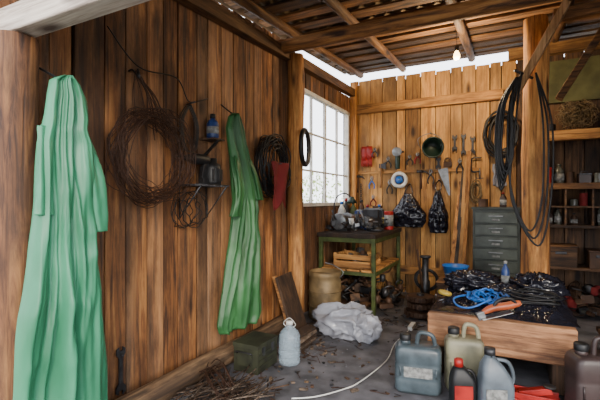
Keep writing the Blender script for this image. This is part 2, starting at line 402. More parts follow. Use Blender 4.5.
for k in range(8):
    a=2*pi*k/8; o.box((WX+.11+.06*math.cos(a),2.17+.06*math.sin(a),1.37),(.012,.012,.08),M_dsteel)
o.done()
o=O('spray_canister')
cy=2.22
o.lathe([(0,0),(.04,0),(.043,.01),(.043,.10),(.03,.125),(.018,.13),(.018,.14),(0,.14)],(WX+.07,cy,1.635),M_dblue); o.lathe([(0.0436,.03),(.0436,.08)],(WX+.07,cy,1.635),M_label)
o.box((WX+.065,cy,1.625),(.13,.12,.012),W_dark); o.bar((WX+.12,cy,1.62),(WX+.0,cy,1.52),.02,.012,M_dsteel)
o.lathe([(0,0),(.02,0),(.02,.03),(0,.03)],(WX+.07,cy,1.775),M_black)
o.done()
o=O('hanging_wire_loops')
for i in range(6): o.ring((WX+.03+i*.012,2.0+U(-.05,.06),1.13+U(-.03,.03)),U(.07,.12),.003,M_bwire,jit=.2,seed=i)
o.done()
o=O('cable_coil')
for i in range(20): o.ring((WX+.05+.005*i,2.99+U(-.02,.02),1.50+U(-.03,.03)),U(.14,.24),.0055,M_black,nrm=(1,U(-.1,.1),U(-.1,.1)),jit=.15,seed=i*2.1,sq=1.15)
o.cyl((WX,2.98,1.70),(WX+.17,2.98,1.72),.007,M_dsteel)
o.done()
o=O('red_rag')
def rg(a,b): return (WX+.195+.02*math.sin(a*9+b*3)+.01*nz(a*5,b*5),2.80+.28*a-.05*b*(a-.5),1.52-.36*b-.05*math.sin(a*7)*b)
o.grid(rg,20,20,M_dred); o.cyl((WX,2.95,1.50),(WX+.21,2.95,1.51),.005,M_dsteel); o.done(solid=.006)
o=O('rubber_wheel_tire'); nr=(1,.25,0)
o.ring((-1.715,3.40,1.70),.165,.022,M_black,nrm=nr,n=48,k=12); o.ring((-1.715,3.40,1.70),.148,.012,M_dsteel,nrm=nr,n=48,k=8)
o.cyl((-1.78,3.41,1.853),(-1.69,3.40,1.857),.005,M_dsteel)
o.done()

# ---------------------------------------------------------------- floor, left
def wr(o,loc,L,ang,m,lean=0):
    pts=[(-.012,-L/2+.03),(-.03,-L/2+.01),(-.03,-L/2-.02),(-.012,-L/2-.035),(-.012,-L/2-.01),(.012,-L/2-.01),(.012,-L/2-.035),(.03,-L/2-.02),(.03,-L/2+.01),(.012,-L/2+.03),
         (.012,L/2-.03),(.028,L/2-.01),(.028,L/2+.018),(.012,L/2+.03),(.012,L/2+.008),(-.012,L/2+.008),(-.012,L/2+.03),(-.028,L/2+.018),(-.028,L/2-.01),(-.012,L/2-.03)]
    o.prism(pts,.009,loc,m,rot=ang)
o=O('open_end_wrench')
wr(o,(-1.895,1.50,.26),.20,(0,0,90),M_dsteel); o.cyl((WX-.01,1.50,.34),(WX+.05,1.50,.345),.004,M_dsteel); o.done()
o=O('ammo_box')
o.box((-1.62,2.42,.085),(.20,.26,.17),M_olive); o.box((-1.62,2.42,.185),(.21,.27,.03),M_olive)
for yy in(2.36,2.48): o.box((-1.515,yy,.145),(.012,.03,.06),M_dsteel)
o.box((-1.62,2.285,.095),(.12,.012,.09),M_olive); o.tube(cr([(-1.56,2.28,.13),(-1.56,2.26,.15),(-1.68,2.26,.15),(-1.68,2.28,.13)],4),.005,M_dsteel,6)
for k in range(3): o.box((-1.515,2.42,.05+.04*k),(.006,.24,.012),M_olive)
o.done(.006)
o=O('water_bottle')
pr=[(0,0),(.07,0),(.08,.012),(.08,.04),(.076,.05),(.08,.06),(.08,.10),(.076,.11),(.08,.12),(.08,.19),(.07,.225),(.045,.255),(.024,.275),(.022,.29)]
o.lathe(pr,(-1.43,2.58,0),M_clear); o.lathe([(0,.285),(.027,.285),(.027,.31),(.0,.31)],(-1.43,2.58,0),M_white)
o.tube(cr([(-1.46,2.58,.265),(-1.48,2.58,.29),(-1.43,2.58,.33),(-1.38,2.58,.29),(-1.40,2.58,.265)],5),.003,M_white,6)
o.done()
o=O('brushwood_pile')
for i in range(80):
    x,y=U(-1.7,-1.3),U(1.75,2.08); a=U(.6,1.9)*random.choice((1,1,-1)); L=U(.2,.40)
    z=.012+i*.0008; p=[(x+math.cos(a)*L*(t-.5)+U(-.012,.012),y+math.sin(a)*L*(t-.5),z+.02*t*U(-.2,1)+.01) for t in(0,.3,.6,1)]
    o.tube(cr(p,3),U(.002,.005),W_greyz if i%3==0 else W_dark,5)
for i in range(14):
    o.tube(cr([(-1.74,2.0+U(-.05,.1),.01+.01*i),(-1.6,1.95+U(-.1,.1),.10+U(0,.1)),(-1.40,1.85+U(-.1,.1),.02)],4),.003,M_wire,5)
o.done()
o=O('floor_debris')
for i in range(700):
    k=i%5
    if i<420: x,y=-1.72+abs(random.gauss(0,.30)),U(1.5,4.0)
    elif i<560: x,y=U(-1.4,-.3),U(2.3,4.6)
    else: x,y=U(-1.1,.1),U(3.8,4.7)
    s_=U(.005,.024)
    if -1.52<x<-1.34 and 2.49<y<2.67: continue
    if k<3: o.box((x,y,.002+s_*.2),(s_*U(1,3),s_,s_*.5),random.choice([W_greyz,W_dark,M_floor,M_rust,W_sill]),rot=(U(-8,8),U(-8,8),U(0,180)))
    elif k==3: o.tube([(x,y,.006),(x+U(-.05,.05),y+U(-.05,.05),.012),(x+U(-.1,.1),y+U(-.1,.1),.006)],.0025,M_wire,5)
    else: o.lathe([(0,0),(s_*.5,0),(s_*.6,s_*.3),(s_*.3,s_*.5),(0,s_*.5)],(x,y,0),random.choice([M_dsteel,M_floor,M_floor]),n=7,smooth=False)
o.done()
o=O('leaning_board')
o.box((-1.69,3.10,.27),(.022,.32,.56),W_dark,rot=(0,-18,6)); o.box((-1.73,3.0,.3),(.03,.05,.5),W_beamx,rot=(0,-18,6))
o.done(.003)
o=O('scrap_planks')
for i in range(5): o.box((-1.50+U(-.03,.03),2.88+.02*i,.015+.022*i),(.10,.30,.02),W_greyz if i%2 else W_dark,rot=(0,0,U(-15,15)))
o.done(.002)
o=O('milk_can')
cx,cy=-1.66,3.74
o.lathe([(0,0),(.16,0),(.165,.02),(.165,.38),(.155,.41),(.165,.43),(.165,.47),(.15,.48),(.15,.45),(0,.45)],(cx,cy,0),M_tan,n=28)
for z in(.14,.28): o.ring((cx,cy,z),.166,.006,M_tan,nrm=(0,0.001,1))
o.tube(cr([(cx+.16,cy,.42),(cx+.2,cy,.48),(cx+.1,cy,.54),(cx,cy,.56)],5),.006,M_steel,6)
o.done()
o=O('plastic_sack')
def bag(cx,cy,rx,ry,rz,seed,m,o,amp=.2,N=90,K=56):
    rings=[]
    for i in range(K+1):
        ph=-pi/2+pi*i/K; ring=[]
        for j in range(N):
            th=2*pi*j/N; d=Vector((math.cos(ph)*math.cos(th),math.cos(ph)*math.sin(th),math.sin(ph)))
            f=1+amp*(.5-abs(nz(d.x*1.3+seed,d.y*1.3,d.z*1.6))*2.6)+amp*.30*(.4-abs(nz(d.x*3.5+seed,d.y*2.5+d.x,d.z*3))*2.4)+amp*.06*nz(d.x*9,d.y*9,d.z*9)
            z=rz*.92+d.z*rz*f
            ring.append(Vector((cx+d.x*rx*f,cy+d.y*ry*f,max(.004+.003*abs(nz(th*3,i)),z))))
        rings.append(ring)
    o.loft(rings,m)
bag(-1.29,3.32,.27,.18,.15,4.2,M_bag,o,.3)
bag(-1.09,3.28,.14,.13,.12,8.2,M_bag,o,.3)
o.done()
o=O('extension_cord')
o.tube(cr([(-.80,3.75,.012),(-.83,3.3,.012),(-.80,2.92,.012),(-.86,2.50,.012),(-.92,2.35,.012),(-1.03,2.19,.012),(-1.15,2.1,.012)],8),.0045,M_white,6)
o.box((-.80,3.80,.02),(.04,.16,.035),M_white); o.done()

# ---------------------------------------------------------------- workbench
o=O('workbench')
o.box((-1.54,4.57,.82),(.66,1.14,.045),W_dark)
for xx in(-1.84,-1.24):
    for yy in(4.04,5.10): o.box((xx,yy,.40),(.04,.04,.80),M_greenm)
for yy in(4.04,5.10): o.box((-1.54,yy,.77),(.60,.035,.05),M_greenm); o.box((-1.54,yy,.42),(.60,.03,.04),M_greenm)
o.box((-1.24,4.57,.77),(.035,1.06,.05),M_greenm); o.box((-1.24,4.57,.42),(.03,1.06,.04),M_greenm)
for k in range(4): o.box((-1.78+.16*k,4.57,.45),(.14,1.1,.022),W_orx)
o.done(.003)
o=O('wooden_crate')
for z in(.51,.58):
    o.box((-1.5,4.10,z),(.42,.015,.055),W_orx); o.box((-1.5,4.44,z),(.42,.015,.055),W_orx)
    for xx in(-1.71,-1.29): o.box((xx,4.27,z),(.015,.34,.055),W_orx)
o.box((-1.5,4.27,.475),(.42,.34,.02),W_orx)
for xx in(-1.7,-1.3):
    for yy in(4.115,4.425): o.box((xx,yy,.55),(.03,.03,.14),W_orx)
for i in range(14): o.box((-1.5+U(-.15,.15),4.27+U(-.12,.12),.53+U(0,.1)),(U(.04,.12),U(.03,.08),U(.02,.06)),random.choice([M_dsteel,M_rust,M_steel]),rot=(U(-20,20),U(-20,20),U(0,90)))
o.done(.002)
def vise(name,x,y,z,m,k=1.0):
    o=O(name)
    o.lathe([(0,0),(.075*k,0),(.075*k,.02*k),(.045*k,.035*k),(.045*k,.06*k),(0,.06*k)],(x,y,z),m)
    B=lambda a,b,c,sx,sy,sz,mm: o.box((x+a*k,y+b*k,z+c*k),(sx*k,sy*k,sz*k),mm)
    B(0,-.01,.09,.075,.16,.07,m); B(0,.03,.15,.13,.05,.07,m); B(0,-.12,.15,.13,.045,.07,m)
    B(0,-.12,.09,.07,.05,.08,m); B(0,.0,.185,.13,.012,.02,M_steel); B(0,-.09,.185,.13,.012,.02,M_steel)
    o.cyl((x,y-.12*k,z+.09*k),(x,y-.22*k,z+.09*k),.014,M_steel); o.cyl((x-.09*k,y-.21*k,z+.09*k),(x+.09*k,y-.21*k,z+.09*k),.006,M_steel)
    o.done(.006)
BZ=.8435
vise('bench_vise',-1.36,4.48,BZ,M_dsteel,1.35)
vise('bench_vise',-1.62,4.90,BZ,M_dblue,1.2)
o=O('bench_grinder')
gx,gy=-1.68,4.30
o.box((gx,gy,.86),(.14,.12,.03),M_dsteel); o.lathe([(0,-.1),(.06,-.1),(.065,-.08),(.065,.08),(.06,.1),(0,.1)],(gx,gy,.96),M_dsteel,rot=(90,0,0))
for s_ in(-1,1): o.lathe([(0,-.015),(.09,-.015),(.09,.015),(0,.015)],(gx,gy+s_*.14,.96),M_steel,rot=(90,0,0))
o.box((gx,gy,.90),(.06,.1,.05),M_dsteel)
o.done(.004)
def tin(name,x,y,z,r,h,m,lid=None,lab=None):
    o=O(name); o.lathe([(0,0),(r,0),(r*1.03,.006),(r,.012),(r,h-.012),(r*1.03,h-.006),(r,h),(r*.9,h),(r*.88,h-.008),(0,h-.008)],(x,y,z),m)
    if lab: o.lathe([(r*1.01,h*.2),(r*1.01,h*.8)],(x,y,z),lab)
    o.done()
def bottle(name,x,y,z,r,h,m,cap):
    o=O(name); o.lathe([(0,0),(r*.95,0),(r,.01),(r,h*.62),(r*.75,h*.74),(r*.35,h*.84),(r*.33,h*.92),(0,h*.92)],(x,y,z),m); o.lathe([(0,0),(r*.42,0),(r*.42,h*.1),(0,h*.1)],(x,y,z+h*.9),cap)
    o.lathe([(r*1.01,h*.15),(r*1.01,h*.5)],(x,y,z),M_label); o.done()
spots=[(-1.36,4.44,.18),(-1.62,4.82,.17),(-1.68,4.30,.18)]
for nm,x,y,r,h,m1,m2 in(('paint_tin',-1.28,4.78,.055,.22,M_red,M_label),('paint_tin',-1.36,5.02,.06,.18,M_steel,M_yel),('oil_bottle',-1.50,4.64,.045,.30,M_dblue,M_red),
    ('oil_bottle',-1.80,4.56,.05,.34,M_white,M_blue),('oil_bottle',-1.83,5.05,.05,.34,M_greenm,M_black),('oil_bottle',-1.82,4.76,.045,.38,M_black,M_red),('oil_bottle',-1.72,5.07,.045,.36,M_rust,M_black),('paint_tin',-1.50,5.05,.06,.28,M_rust,M_label),('oil_bottle',-1.42,4.86,.04,.30,M_dirty,M_blue)):
    if nm=='paint_tin': tin(nm,x,y,BZ,r,h,m1,lab=m2)
    else: bottle(nm,x,y,BZ,r,h,m1,m2)
    spots.append((x,y,r+.05))
o=O('scrap_metal_heap')
for i in range(300):
    x,y=U(-1.8,-1.28),U(4.06,5.05)
    if any(math.hypot(x-a,y-b)<c for a,b,c in spots): continue
    p=Vector((x,y,.865+U(0,.12)));k=i%4
    if k==0: o.box(p+Vector((0,0,.02)),(U(.03,.08),U(.02,.05),U(.015,.05)),random.choice([M_dsteel,M_rust,M_steel,W_dark]),rot=(U(-15,15),U(-15,15),U(0,180)))
    elif k==1: o.cyl(p,p+Vector((U(-.05,.05),U(-.05,.05),U(0,.14))),U(.004,.012),random.choice([M_steel,M_rust,M_dsteel]),n=8)
    elif k==2: o.lathe([(0,0),(.02,0),(.025,.02),(.025,.07),(.01,.07),(.01,.03),(0,.03)],p,random.choice([M_dsteel,M_rust,M_white]),n=12)
    else: o.ring(p+Vector((0,0,.01)),U(.02,.04),.006,random.choice([M_dsteel,M_rust,M_black]),nrm=(U(-.3,.3),U(-.3,.3),1),n=16)
o.done()
o=O('gooseneck_lamp')
lx,ly=-1.84,4.40
o.lathe([(0,0),(.05,0),(.05,.015),(0,.02)],(lx,ly,BZ),M_black); o.tube(cr([(lx,ly,.86),(lx,ly,1.05),(lx+.03,ly,1.22),(lx+.12,ly+.05,1.28),(lx+.2,ly+.08,1.22)],6),.008,M_dsteel,8)
o.lathe([(.02,0),(.03,-.02),(.07,-.08),(.066,-.08),(.02,-.02)],(lx+.2,ly+.08,1.24),M_darkgreen); o.done()
o=O('floor_clutter_heap')
for i in range(110):
    x,y=U(-1.75,-1.10),U(4.05,5.0); p=Vector((x,y,.02+U(0,.3)*(1 if x<-1.3 else .4)));k=i%4
    if k==0: o.box(p,(U(.06,.2),U(.04,.12),U(.03,.1)),random.choice([M_dsteel,M_rust,W_shelf,W_dark]),rot=(U(-15,15),U(-15,15),U(0,180)))
    elif k==1: o.cyl((p.x,p.y,max(.02,p.z)),p+Vector((U(-.15,.15),U(-.15,.15),U(0,.1))),U(.006,.018),random.choice([M_dsteel,M_rust]),n=8)
    elif k==2: o.ring(p+Vector((0,0,.05)),U(.04,.1),.010,random.choice([M_dsteel,M_rust,M_black]),nrm=(U(-1,1),U(-1,1),1),n=20)
    else: o.lathe([(0,0),(.02,0),(.035,.02),(.035,.08),(.015,.09),(0,.09)],p,random.choice([M_dsteel,M_rust]),n=12)
o.done()

# ---------------------------------------------------------------- back wall items
def bagh(name,xc,z0,z1,w,seed):
    o=O(name); rings=[]
    for i in range(31):
        t=i/30; z=z1+(z0-z1)*t; hw=w/2*(.22+.78*min(1,t*1.6))*(1-.3*max(0,t-.8)*5*.6); hd=.02+.06*math.sin(min(1,t*1.1)*pi*.85)
        rings.append([Vector((xc+hw*math.cos(a)*(1+.15*nz(t*5,a,seed)),BY-.13-hd*math.sin(a)*(1+.4*nz(math.cos(a)*4,t*4,seed)+.3*(1-3*abs(nz(math.cos(a)*5,t*7,seed)))),z+.01*nz(a*2,t,seed))) for a in [2*pi*j/48 for j in range(48)]])
    o.loft(rings,M_blackpl)
    for s_ in(-1,1): o.tube(cr([(xc+s_*w*.12,BY-.12,z1),(xc+s_*.03,BY-.08,z1+.08),(xc,BY-.03,z1+.13)],5),.008,M_blackpl,6)
    o.cyl((xc,BY,z1+.13),(xc,BY-.05,z1+.135),.005,M_steel); o.done()
bagh('black_carrier_bag',-1.12,.86,1.28,.44,1)
bagh('black_carrier_bag',-.76,.80,1.32,.24,5)
o=O('work_gloves')
for s_,dx in((0,-.03),(1,.04)):
    o.lathe([(0,0),(.035,0),(.04,.06),(.045,.12),(.042,.18),(0,.18)],(-1.70+dx,BY-.035,1.74),M_red,sy=.35,n=14)
    for k in range(4): o.tube([(-1.70+dx-.03+.02*k,BY-.035,1.76),(-1.70+dx-.032+.021*k,BY-.04,1.70),(-1.70+dx-.03+.021*k,BY-.045,1.655-.01*(k%2))],[.012,.011,.008],M_red,8)
    o.tube([(-1.70+dx+.03,BY-.035,1.85),(-1.70+dx+.06,BY-.04,1.80),(-1.70+dx+.065,BY-.04,1.76)],[.014,.012,.009],M_red,8)
o.cyl((-1.69,BY,1.93),(-1.69,BY-.05,1.93),.005,M_steel); o.done()
o=O('hatchet')
o.tube(cr([(-1.50,BY-.045,1.68),(-1.49,BY-.045,1.5),(-1.50,BY-.045,1.36)],4),.014,W_logz,8)
o.prism([(-.02,.03),(.03,.03),(.07,.05),(.075,-.05),(.03,-.03),(-.02,-.03)],.025,(-1.50,BY-.045,1.65),M_dsteel); o.done(.002)
o=O('angle_grinder')
o.lathe([(0,-.12),(.03,-.12),(.034,-.05),(.034,.04),(.026,.07),(.035,.11),(.03,.13),(0,.13)],(-1.27,BY-.06,1.72),M_darkgreen,n=16)
o.lathe([(0,0),(.062,0),(.062,.006),(0,.006)],(-1.27,BY-.10,1.82),M_steel,rot=(90,0,0))
o.cyl((-1.27,BY-.06,1.82),(-1.19,BY-.06,1.82),.012,M_black)
o.cyl((-1.27,BY,1.84),(-1.27,BY-.06,1.85),.005,M_steel); o.done(.003)
o=O('tape_reel')
o.ring((-1.25,BY-.05,1.46),.085,.024,M_white,nrm=(0,1,0),n=32,k=10); o.lathe([(0,0),(.05,0),(.05,.03),(0,.03)],(-1.25,BY-.04,1.46),M_blue,rot=(90,0,0))
o.cyl((-1.25,BY,1.46),(-1.25,BY-.08,1.465),.008,M_steel); o.done()
o=O('cooking_pot')
o.lathe([(0,0),(.10,0),(.115,.015),(.12,.15),(.13,.155),(.13,.165),(.112,.16),(.105,.02),(0,.02)],(-.85,BY-.04,1.84),M_darkgreen,rot=(90,0,15))
o.tube(cr([(-.97,BY-.12,1.84),(-.99,BY-.16,1.96),(-.85,BY-.12,2.02),(-.72,BY-.16,1.94),(-.73,BY-.12,1.84)],5),.005,M_steel,6)
o.cyl((-.85,BY,2.02),(-.85,BY-.14,2.03),.005,M_steel); o.done()
def pliers(name,x,z,m,h=.2):
    o=O(name)
    for s_ in(-1,1):
        o.tube(cr([(x+s_*.03,BY-.045,z-h*.5),(x+s_*.035,BY-.045,z-h*.2),(x-s_*.006,BY-.045,z+h*.15)],5),[.009]*11,m,8)
        o.tube([(x-s_*.004,BY-.045,z+h*.15),(x-s_*.016,BY-.045,z+h*.25),(x-s_*.004,BY-.045,z+h*.45)],[.009,.009,.003],M_steel,8)
    o.cyl((x,BY-.03,z+h*.15),(x,BY-.06,z+h*.15),.012,M_steel,n=12)
    o.cyl((x,BY,z+h*.3),(x,BY-.06,z+h*.3),.003,M_dsteel,n=8); o.done()
pliers('pliers',-1.62,1.44,M_blue,.18); pliers('pliers',-1.38,1.38,M_black,.2); pliers('pliers',-1.02,1.74,M_red,.16)
pliers('pliers',-1.40,1.70,M_black,.16); pliers('pliers',-.52,1.62,M_black,.2); pliers('pliers',-.86,1.50,M_black,.2)
pliers('pliers',-1.12,1.72,M_black,.14); pliers('pliers',-1.58,1.84,M_dsteel,.13); pliers('pliers',-1.60,1.20,M_dred,.16)
def hammer(x,z):
    o=O('claw_hammer'); o.tube([(x,BY-.04,z-.22),(x+.01,BY-.04,z)],[.014,.010],W_logd,8); o.cyl((x-.05,BY-.04,z),(x+.03,BY-.04,z),.016,M_dsteel); o.tube([(x+.03,BY-.04,z),(x+.07,BY-.04,z-.01),(x+.10,BY-.04,z-.04)],[.014,.010,.004],M_dsteel,8); o.cyl((x,BY,z+.0),(x,BY-.05,z+.02),.004,M_steel); o.done()
hammer(-.98,1.56); hammer(-1.82,1.52)
def spanner(x,z,h):
    o=O('combination_spanner'); wr(o,(x,BY-.03,z),h,(0,0,0),M_dsteel); o.cyl((x,BY,z+h/2),(x,BY-.045,z+h/2),.003,M_steel,n=8); o.done()
for x,z,h in((-.77,1.66,.10),(-.38,1.86,.16),(-.48,1.88,.2),(-.58,1.90,.14)): spanner(x,z,h)
o=O('rope_hank')
for i in range(6): o.ring((-.34+U(-.01,.01),BY-.05-.008*i,1.30+U(-.02,.02)),.04+.01*(i%3),.007,M_rope,nrm=(0,1,0),sq=2.0,jit=.1,seed=i,n=28)
o.cyl((-.34,BY,1.39),(-.34,BY-.1,1.40),.005,M_steel); o.done()
o=O('steel_chain')
for i in range(16): o.ring((-1.78,BY-.022,1.40-.028*i),.013,.004,M_dsteel,nrm=((1,0,0) if i%2 else (0,1,0)),n=14,sq=1.4)
o.cyl((-1.78,BY+.01,1.415),(-1.78,BY-.05,1.42),.004,M_steel); o.done()
o=O('hand_saw')
o.prism([(0,0),(.34,-.03),(.34,-.05),(0,-.12)],.004,(-.66,BY-.03,1.60),M_steel,rot=(0,80,0)); o.box((-.66,BY-.03,1.64),(.10,.025,.06),M_rust); o.ring((-.66,BY-.03,1.68),.035,.011,M_rust,nrm=(0,1,0),n=20); o.cyl((-.66,BY,1.71),(-.66,BY-.05,1.715),.004,M_steel); o.done()
o=O('c_clamp')
o.tube(cr([(-.28,BY-.03,1.70),(-.38,BY-.03,1.70),(-.40,BY-.03,1.62),(-.38,BY-.03,1.54),(-.30,BY-.03,1.54)],4),.010,M_dsteel,8); o.cyl((-.30,BY-.03,1.58),(-.30,BY-.03,1.45),.007,M_steel); o.cyl((-.34,BY-.03,1.46),(-.26,BY-.03,1.46),.005,M_steel); o.cyl((-.39,BY,1.62),(-.39,BY-.05,1.62),.004,M_steel); o.done()
o=O('wall_tool_rail'); o.box((-1.1,BY-.012,1.57),(1.6,.022,.035),W_orx)
for k in range(12): o.cyl((-1.85+k*.135,BY,1.575),(-1.85+k*.135,BY-.03,1.59),.004,M_steel,n=6)
o.done()
o=O('white_rag')
def wr2(a,b): return (-.16+.12*a*(.6+.6*b)+.02*nz(a*3,b*3),BY-.05-.03*math.sin(a*10+b*2),1.62-.28*b*(1-.2*abs(a-.5)))
o.grid(wr2,16,16,M_bag); o.cyl((-.10,BY+.01,1.60),(-.10,BY-.11,1.61),.005,M_steel); o.done(solid=.004)
o=O('leaning_timber')
for i in range(4): o.bar((-.62+.05*i,4.85+.03*i,0.01),(-.50+.03*i,5.13,1.42+.12*i),.045,.025,[W_logz,W_greyz,W_back,W_logz][i],up=(0,1,0))
o.done(.002)
o=O('drawer_cabinet')
x0,x1,y0,y1,H=-.35,.11,4.80,5.18,1.10
o.box(((x0+x1)/2,(y0+y1)/2+.01,H/2),(x1-x0,y1-y0-.02,H),M_cab); o.box(((x0+x1)/2,(y0+y1)/2,H+.01),(x1-x0+.02,y1-y0+.02,.025),M_cab)
for k in range(8):
    z=.09+k*.131; o.box(((x0+x1)/2,y0-.002,z),(x1-x0-.05,.022,.112),M_cabd); o.box(((x0+x1)/2,y0-.025,z+.02),(.14,.02,.012),M_steel); o.box(((x0+x1)/2,y0-.017,z-.02),(.08,.006,.022),M_label)
o.done(.004)
tin('paint_tin',-.25,4.95,1.123,.05,.09,M_rust); bottle('oil_bottle',-.05,4.95,1.123,.035,.16,M_brownp,M_red)
o=O('storage_box'); o.box((-.46,4.30,.19),(.34,.30,.36),W_shelf); o.box((-.46,4.30,.38),(.36,.32,.02),W_beamx); o.box((-.46,4.145,.28),(.1,.012,.03),M_dsteel); o.done(.004)
o=O('blue_basin'); o.lathe([(0,0),(.09,0),(.12,.14),(.128,.145),(.128,.155),(.11,.15),(.085,.015),(0,.015)],(-.47,4.28,.392),M_blue); o.done()
o=O('car_jack')
o.box((-.82,4.60,.03),(.22,.3,.05),M_dsteel); o.lathe([(0,0),(.05,0),(.05,.25),(.035,.27),(.035,.50),(.06,.51),(.06,.53),(0,.53)],(-.82,4.60,.05),M_dsteel); o.tube([(-.82,4.50,.15),(-.82,4.40,.3),(-.85,4.30,.68)],.013,M_rust,8); o.ring((-.82,4.67,.3),.12,.02,M_dsteel,nrm=(0,1,.2)); o.done(.004)
o=O('gear_wheel')
for zz,rr in((.02,.15),(.10,.12),(.17,.13)):
    o.lathe([(.03,zz),(rr,zz),(rr,zz+.05),(.03,zz+.05)],(-.80,4.22,0),M_rust,n=32)
    for k in range(20):
        a=2*pi*k/20; o.box((-.80+rr*math.cos(a),4.22+rr*math.sin(a),zz+.025),(.03,.018,.045),M_rust,rot=(0,0,math.degrees(a)))
o.lathe([(0,0),(.04,0),(.04,.24),(0,.24)],(-.80,4.22,0),M_dsteel,n=16)
o.done(.002)

# ---------------------------------------------------------------- hoses on post
o=O('rubber_hose_bundle')
for i in range(7):
    a=U(-.03,.03);b=U(-.03,.03)
    o.tube(cr([(.06,3.79+b*.3,2.22),(-.04+a,3.77+b,2.0),(-.07+a,3.76+b,1.6+b*3),(-.03+a,3.76+b,1.38+a*4),(.02+a,3.77+b,1.6),(.02+a*.3,3.77+b,2.0),(.07,3.79,2.22)],7),.011,M_black,8)
for i in range(3):
    a=.03*i
    o.tube(cr([(.10,3.79,2.26),(.0+a,3.76,1.9),(.02,3.76,1.3-a),(.15+a,3.75,.95-a*2),(.24+a,3.75,1.2),(.25+a,3.76,1.8),(.2,3.79,2.24)],8),.008,M_black,8)
o.cyl((.18,3.94,2.24),(.05,3.75,2.27),.012,M_dsteel)
o.done()
o=O('wall_hose_coil')
for i in range(9): o.ring((-.07+U(-.02,.02),BY-.05-.012*i,1.95+U(-.03,.03)),U(.13,.17),.010,M_black,nrm=(U(-.1,.1),1,U(-.1,.1)),sq=1.5,jit=.08,seed=i)
o.cyl((-.07,BY,2.16),(-.07,BY-.17,2.17),.008,M_dsteel); o.done()

# ---------------------------------------------------------------- shelving on right
o=O('storage_shelving')
sx0,sx1=.30,1.60; syf=4.86
for z in(.50,.93,1.36,1.86): o.box(((sx0+sx1)/2,(syf+BY)/2,z),(sx1-sx0,BY-syf-.03,.028),W_orx if z>1.8 else W_shelf)
for xx in(sx0,.98,sx1): o.box((xx,(syf+BY)/2,.95),(.03,BY-syf-.05,1.9),W_shelf)
o.box(((sx0+sx1)/2,syf-.012,1.86),(sx1-sx0+.04,.022,.10),W_orx)
o.box(((sx0+sx1)/2,syf-.012,1.34),(sx1-sx0,.02,.06),W_beamx)
for xx in(.52,.75): o.box((xx,5.0,1.145),(.016,.28,.4),W_shelf)
o.box((.62,5.0,1.13),(.64,.28,.016),W_shelf)
o.done(.003)
o=O('painted_panel'); o.box((1.15,BY-.0205,2.50),(1.6,.034,.46),M_panel); o.done(.003)
Z3=1.3745
cols=[M_red,M_dirty,M_rust,M_dsteel,M_dirty,M_brownp,M_dirty,M_dred,M_greenm,M_label]
xx=.33
i=0
while xx<.93:
    r=U(.020,.048)
    if i%4==1: bottle('oil_bottle',xx+r,4.95+U(-.03,.05),Z3,r,U(.14,.27),cols[i%10],cols[(i+3)%10])
    elif i%4==3:
        o=O('toolbox'); bw=U(.05,.07); o.box((xx+bw,4.97,Z3+.04),(2*bw,.13,.08),cols[(i+2)%10]); o.box((xx+bw,4.97,Z3+.088),(2*bw+.006,.136,.016),M_dsteel); o.tube([(xx+bw-.03,4.97,Z3+.09),(xx+bw-.025,4.97,Z3+.12),(xx+bw+.025,4.97,Z3+.12),(xx+bw+.03,4.97,Z3+.09)],.005,M_dsteel,6); o.done(.004); r=bw
    else: tin('jar',xx+r,4.95+U(-.03,.05),Z3,r,U(.05,.18),cols[i%10])
    xx+=2*r+U(.006,.03); i+=1
for xx,zz,mm,hh in((.38,.9445,M_brownp,.14),(.46,.9445,M_dirty,.17),(.60,.9445,M_rust,.12),(.83,.9445,M_dirty,.22),(.92,.9445,M_rust,.17)): bottle('oil_bottle',xx,4.96,zz,.034,hh,mm,M_black)
for xx,mm,hh in((.37,M_rust,.11),(.60,M_dirty,.07),(.68,M_dred,.13)): tin('jar',xx,4.95,1.139,.036,hh,mm)
o=O('tangled_twine')
for i in range(70): o.ring((.63+U(-.07,.10),5.02+U(-.04,.04),2.03+U(-.02,.12)),U(.04,.10),.0035,M_rope,nrm=(U(-.6,.6),1,U(-.6,.6)),jit=.8,seed=i*1.3,n=24)
o.done()
tin('steel_pot',.38,4.98,1.875,.065,.12,M_dsteel); tin('paint_tin',.90,4.98,1.875,.055,.15,M_rust)
o=O('storage_box'); o.box((.48,5.0,.615),(.28,.26,.2),W_shelf); o.box((.48,5.0,.725),(.30,.28,.02),W_beamx); o.box((.48,4.865,.66),(.1,.012,.03),M_dsteel); o.done(.004)
o=O('storage_box'); o.box((.80,5.0,.595),(.16,.26,.16),M_rust); o.box((.80,5.0,.685),(.17,.27,.02),M_rust); o.box((.80,4.865,.64),(.06,.012,.03),M_dsteel);o.done(.004)
o=O('shelf_junk_heap')
for i in range(60):
    x,y=U(.38,.88),U(4.92,5.10); p=Vector((x,y,.02+U(0,.24)));k=i%3
    if k==0: o.box(p,(U(.05,.13),U(.04,.1),U(.03,.09)),random.choice([M_dsteel,M_rust,W_shelf,M_dirty]),rot=(U(-20,20),U(-20,20),U(0,180)))
    elif k==1: o.ring(p+Vector((0,0,.05)),U(.03,.07),.008,random.choice([M_dsteel,M_rust,M_black]),nrm=(U(-1,1),U(-1,1),1),n=20)
    else: o.lathe([(0,0),(.02,0),(.035,.02),(.035,.08),(.015,.09),(0,.09)],p,random.choice([M_dsteel,M_rust,M_dred]),n=12)
o.done()

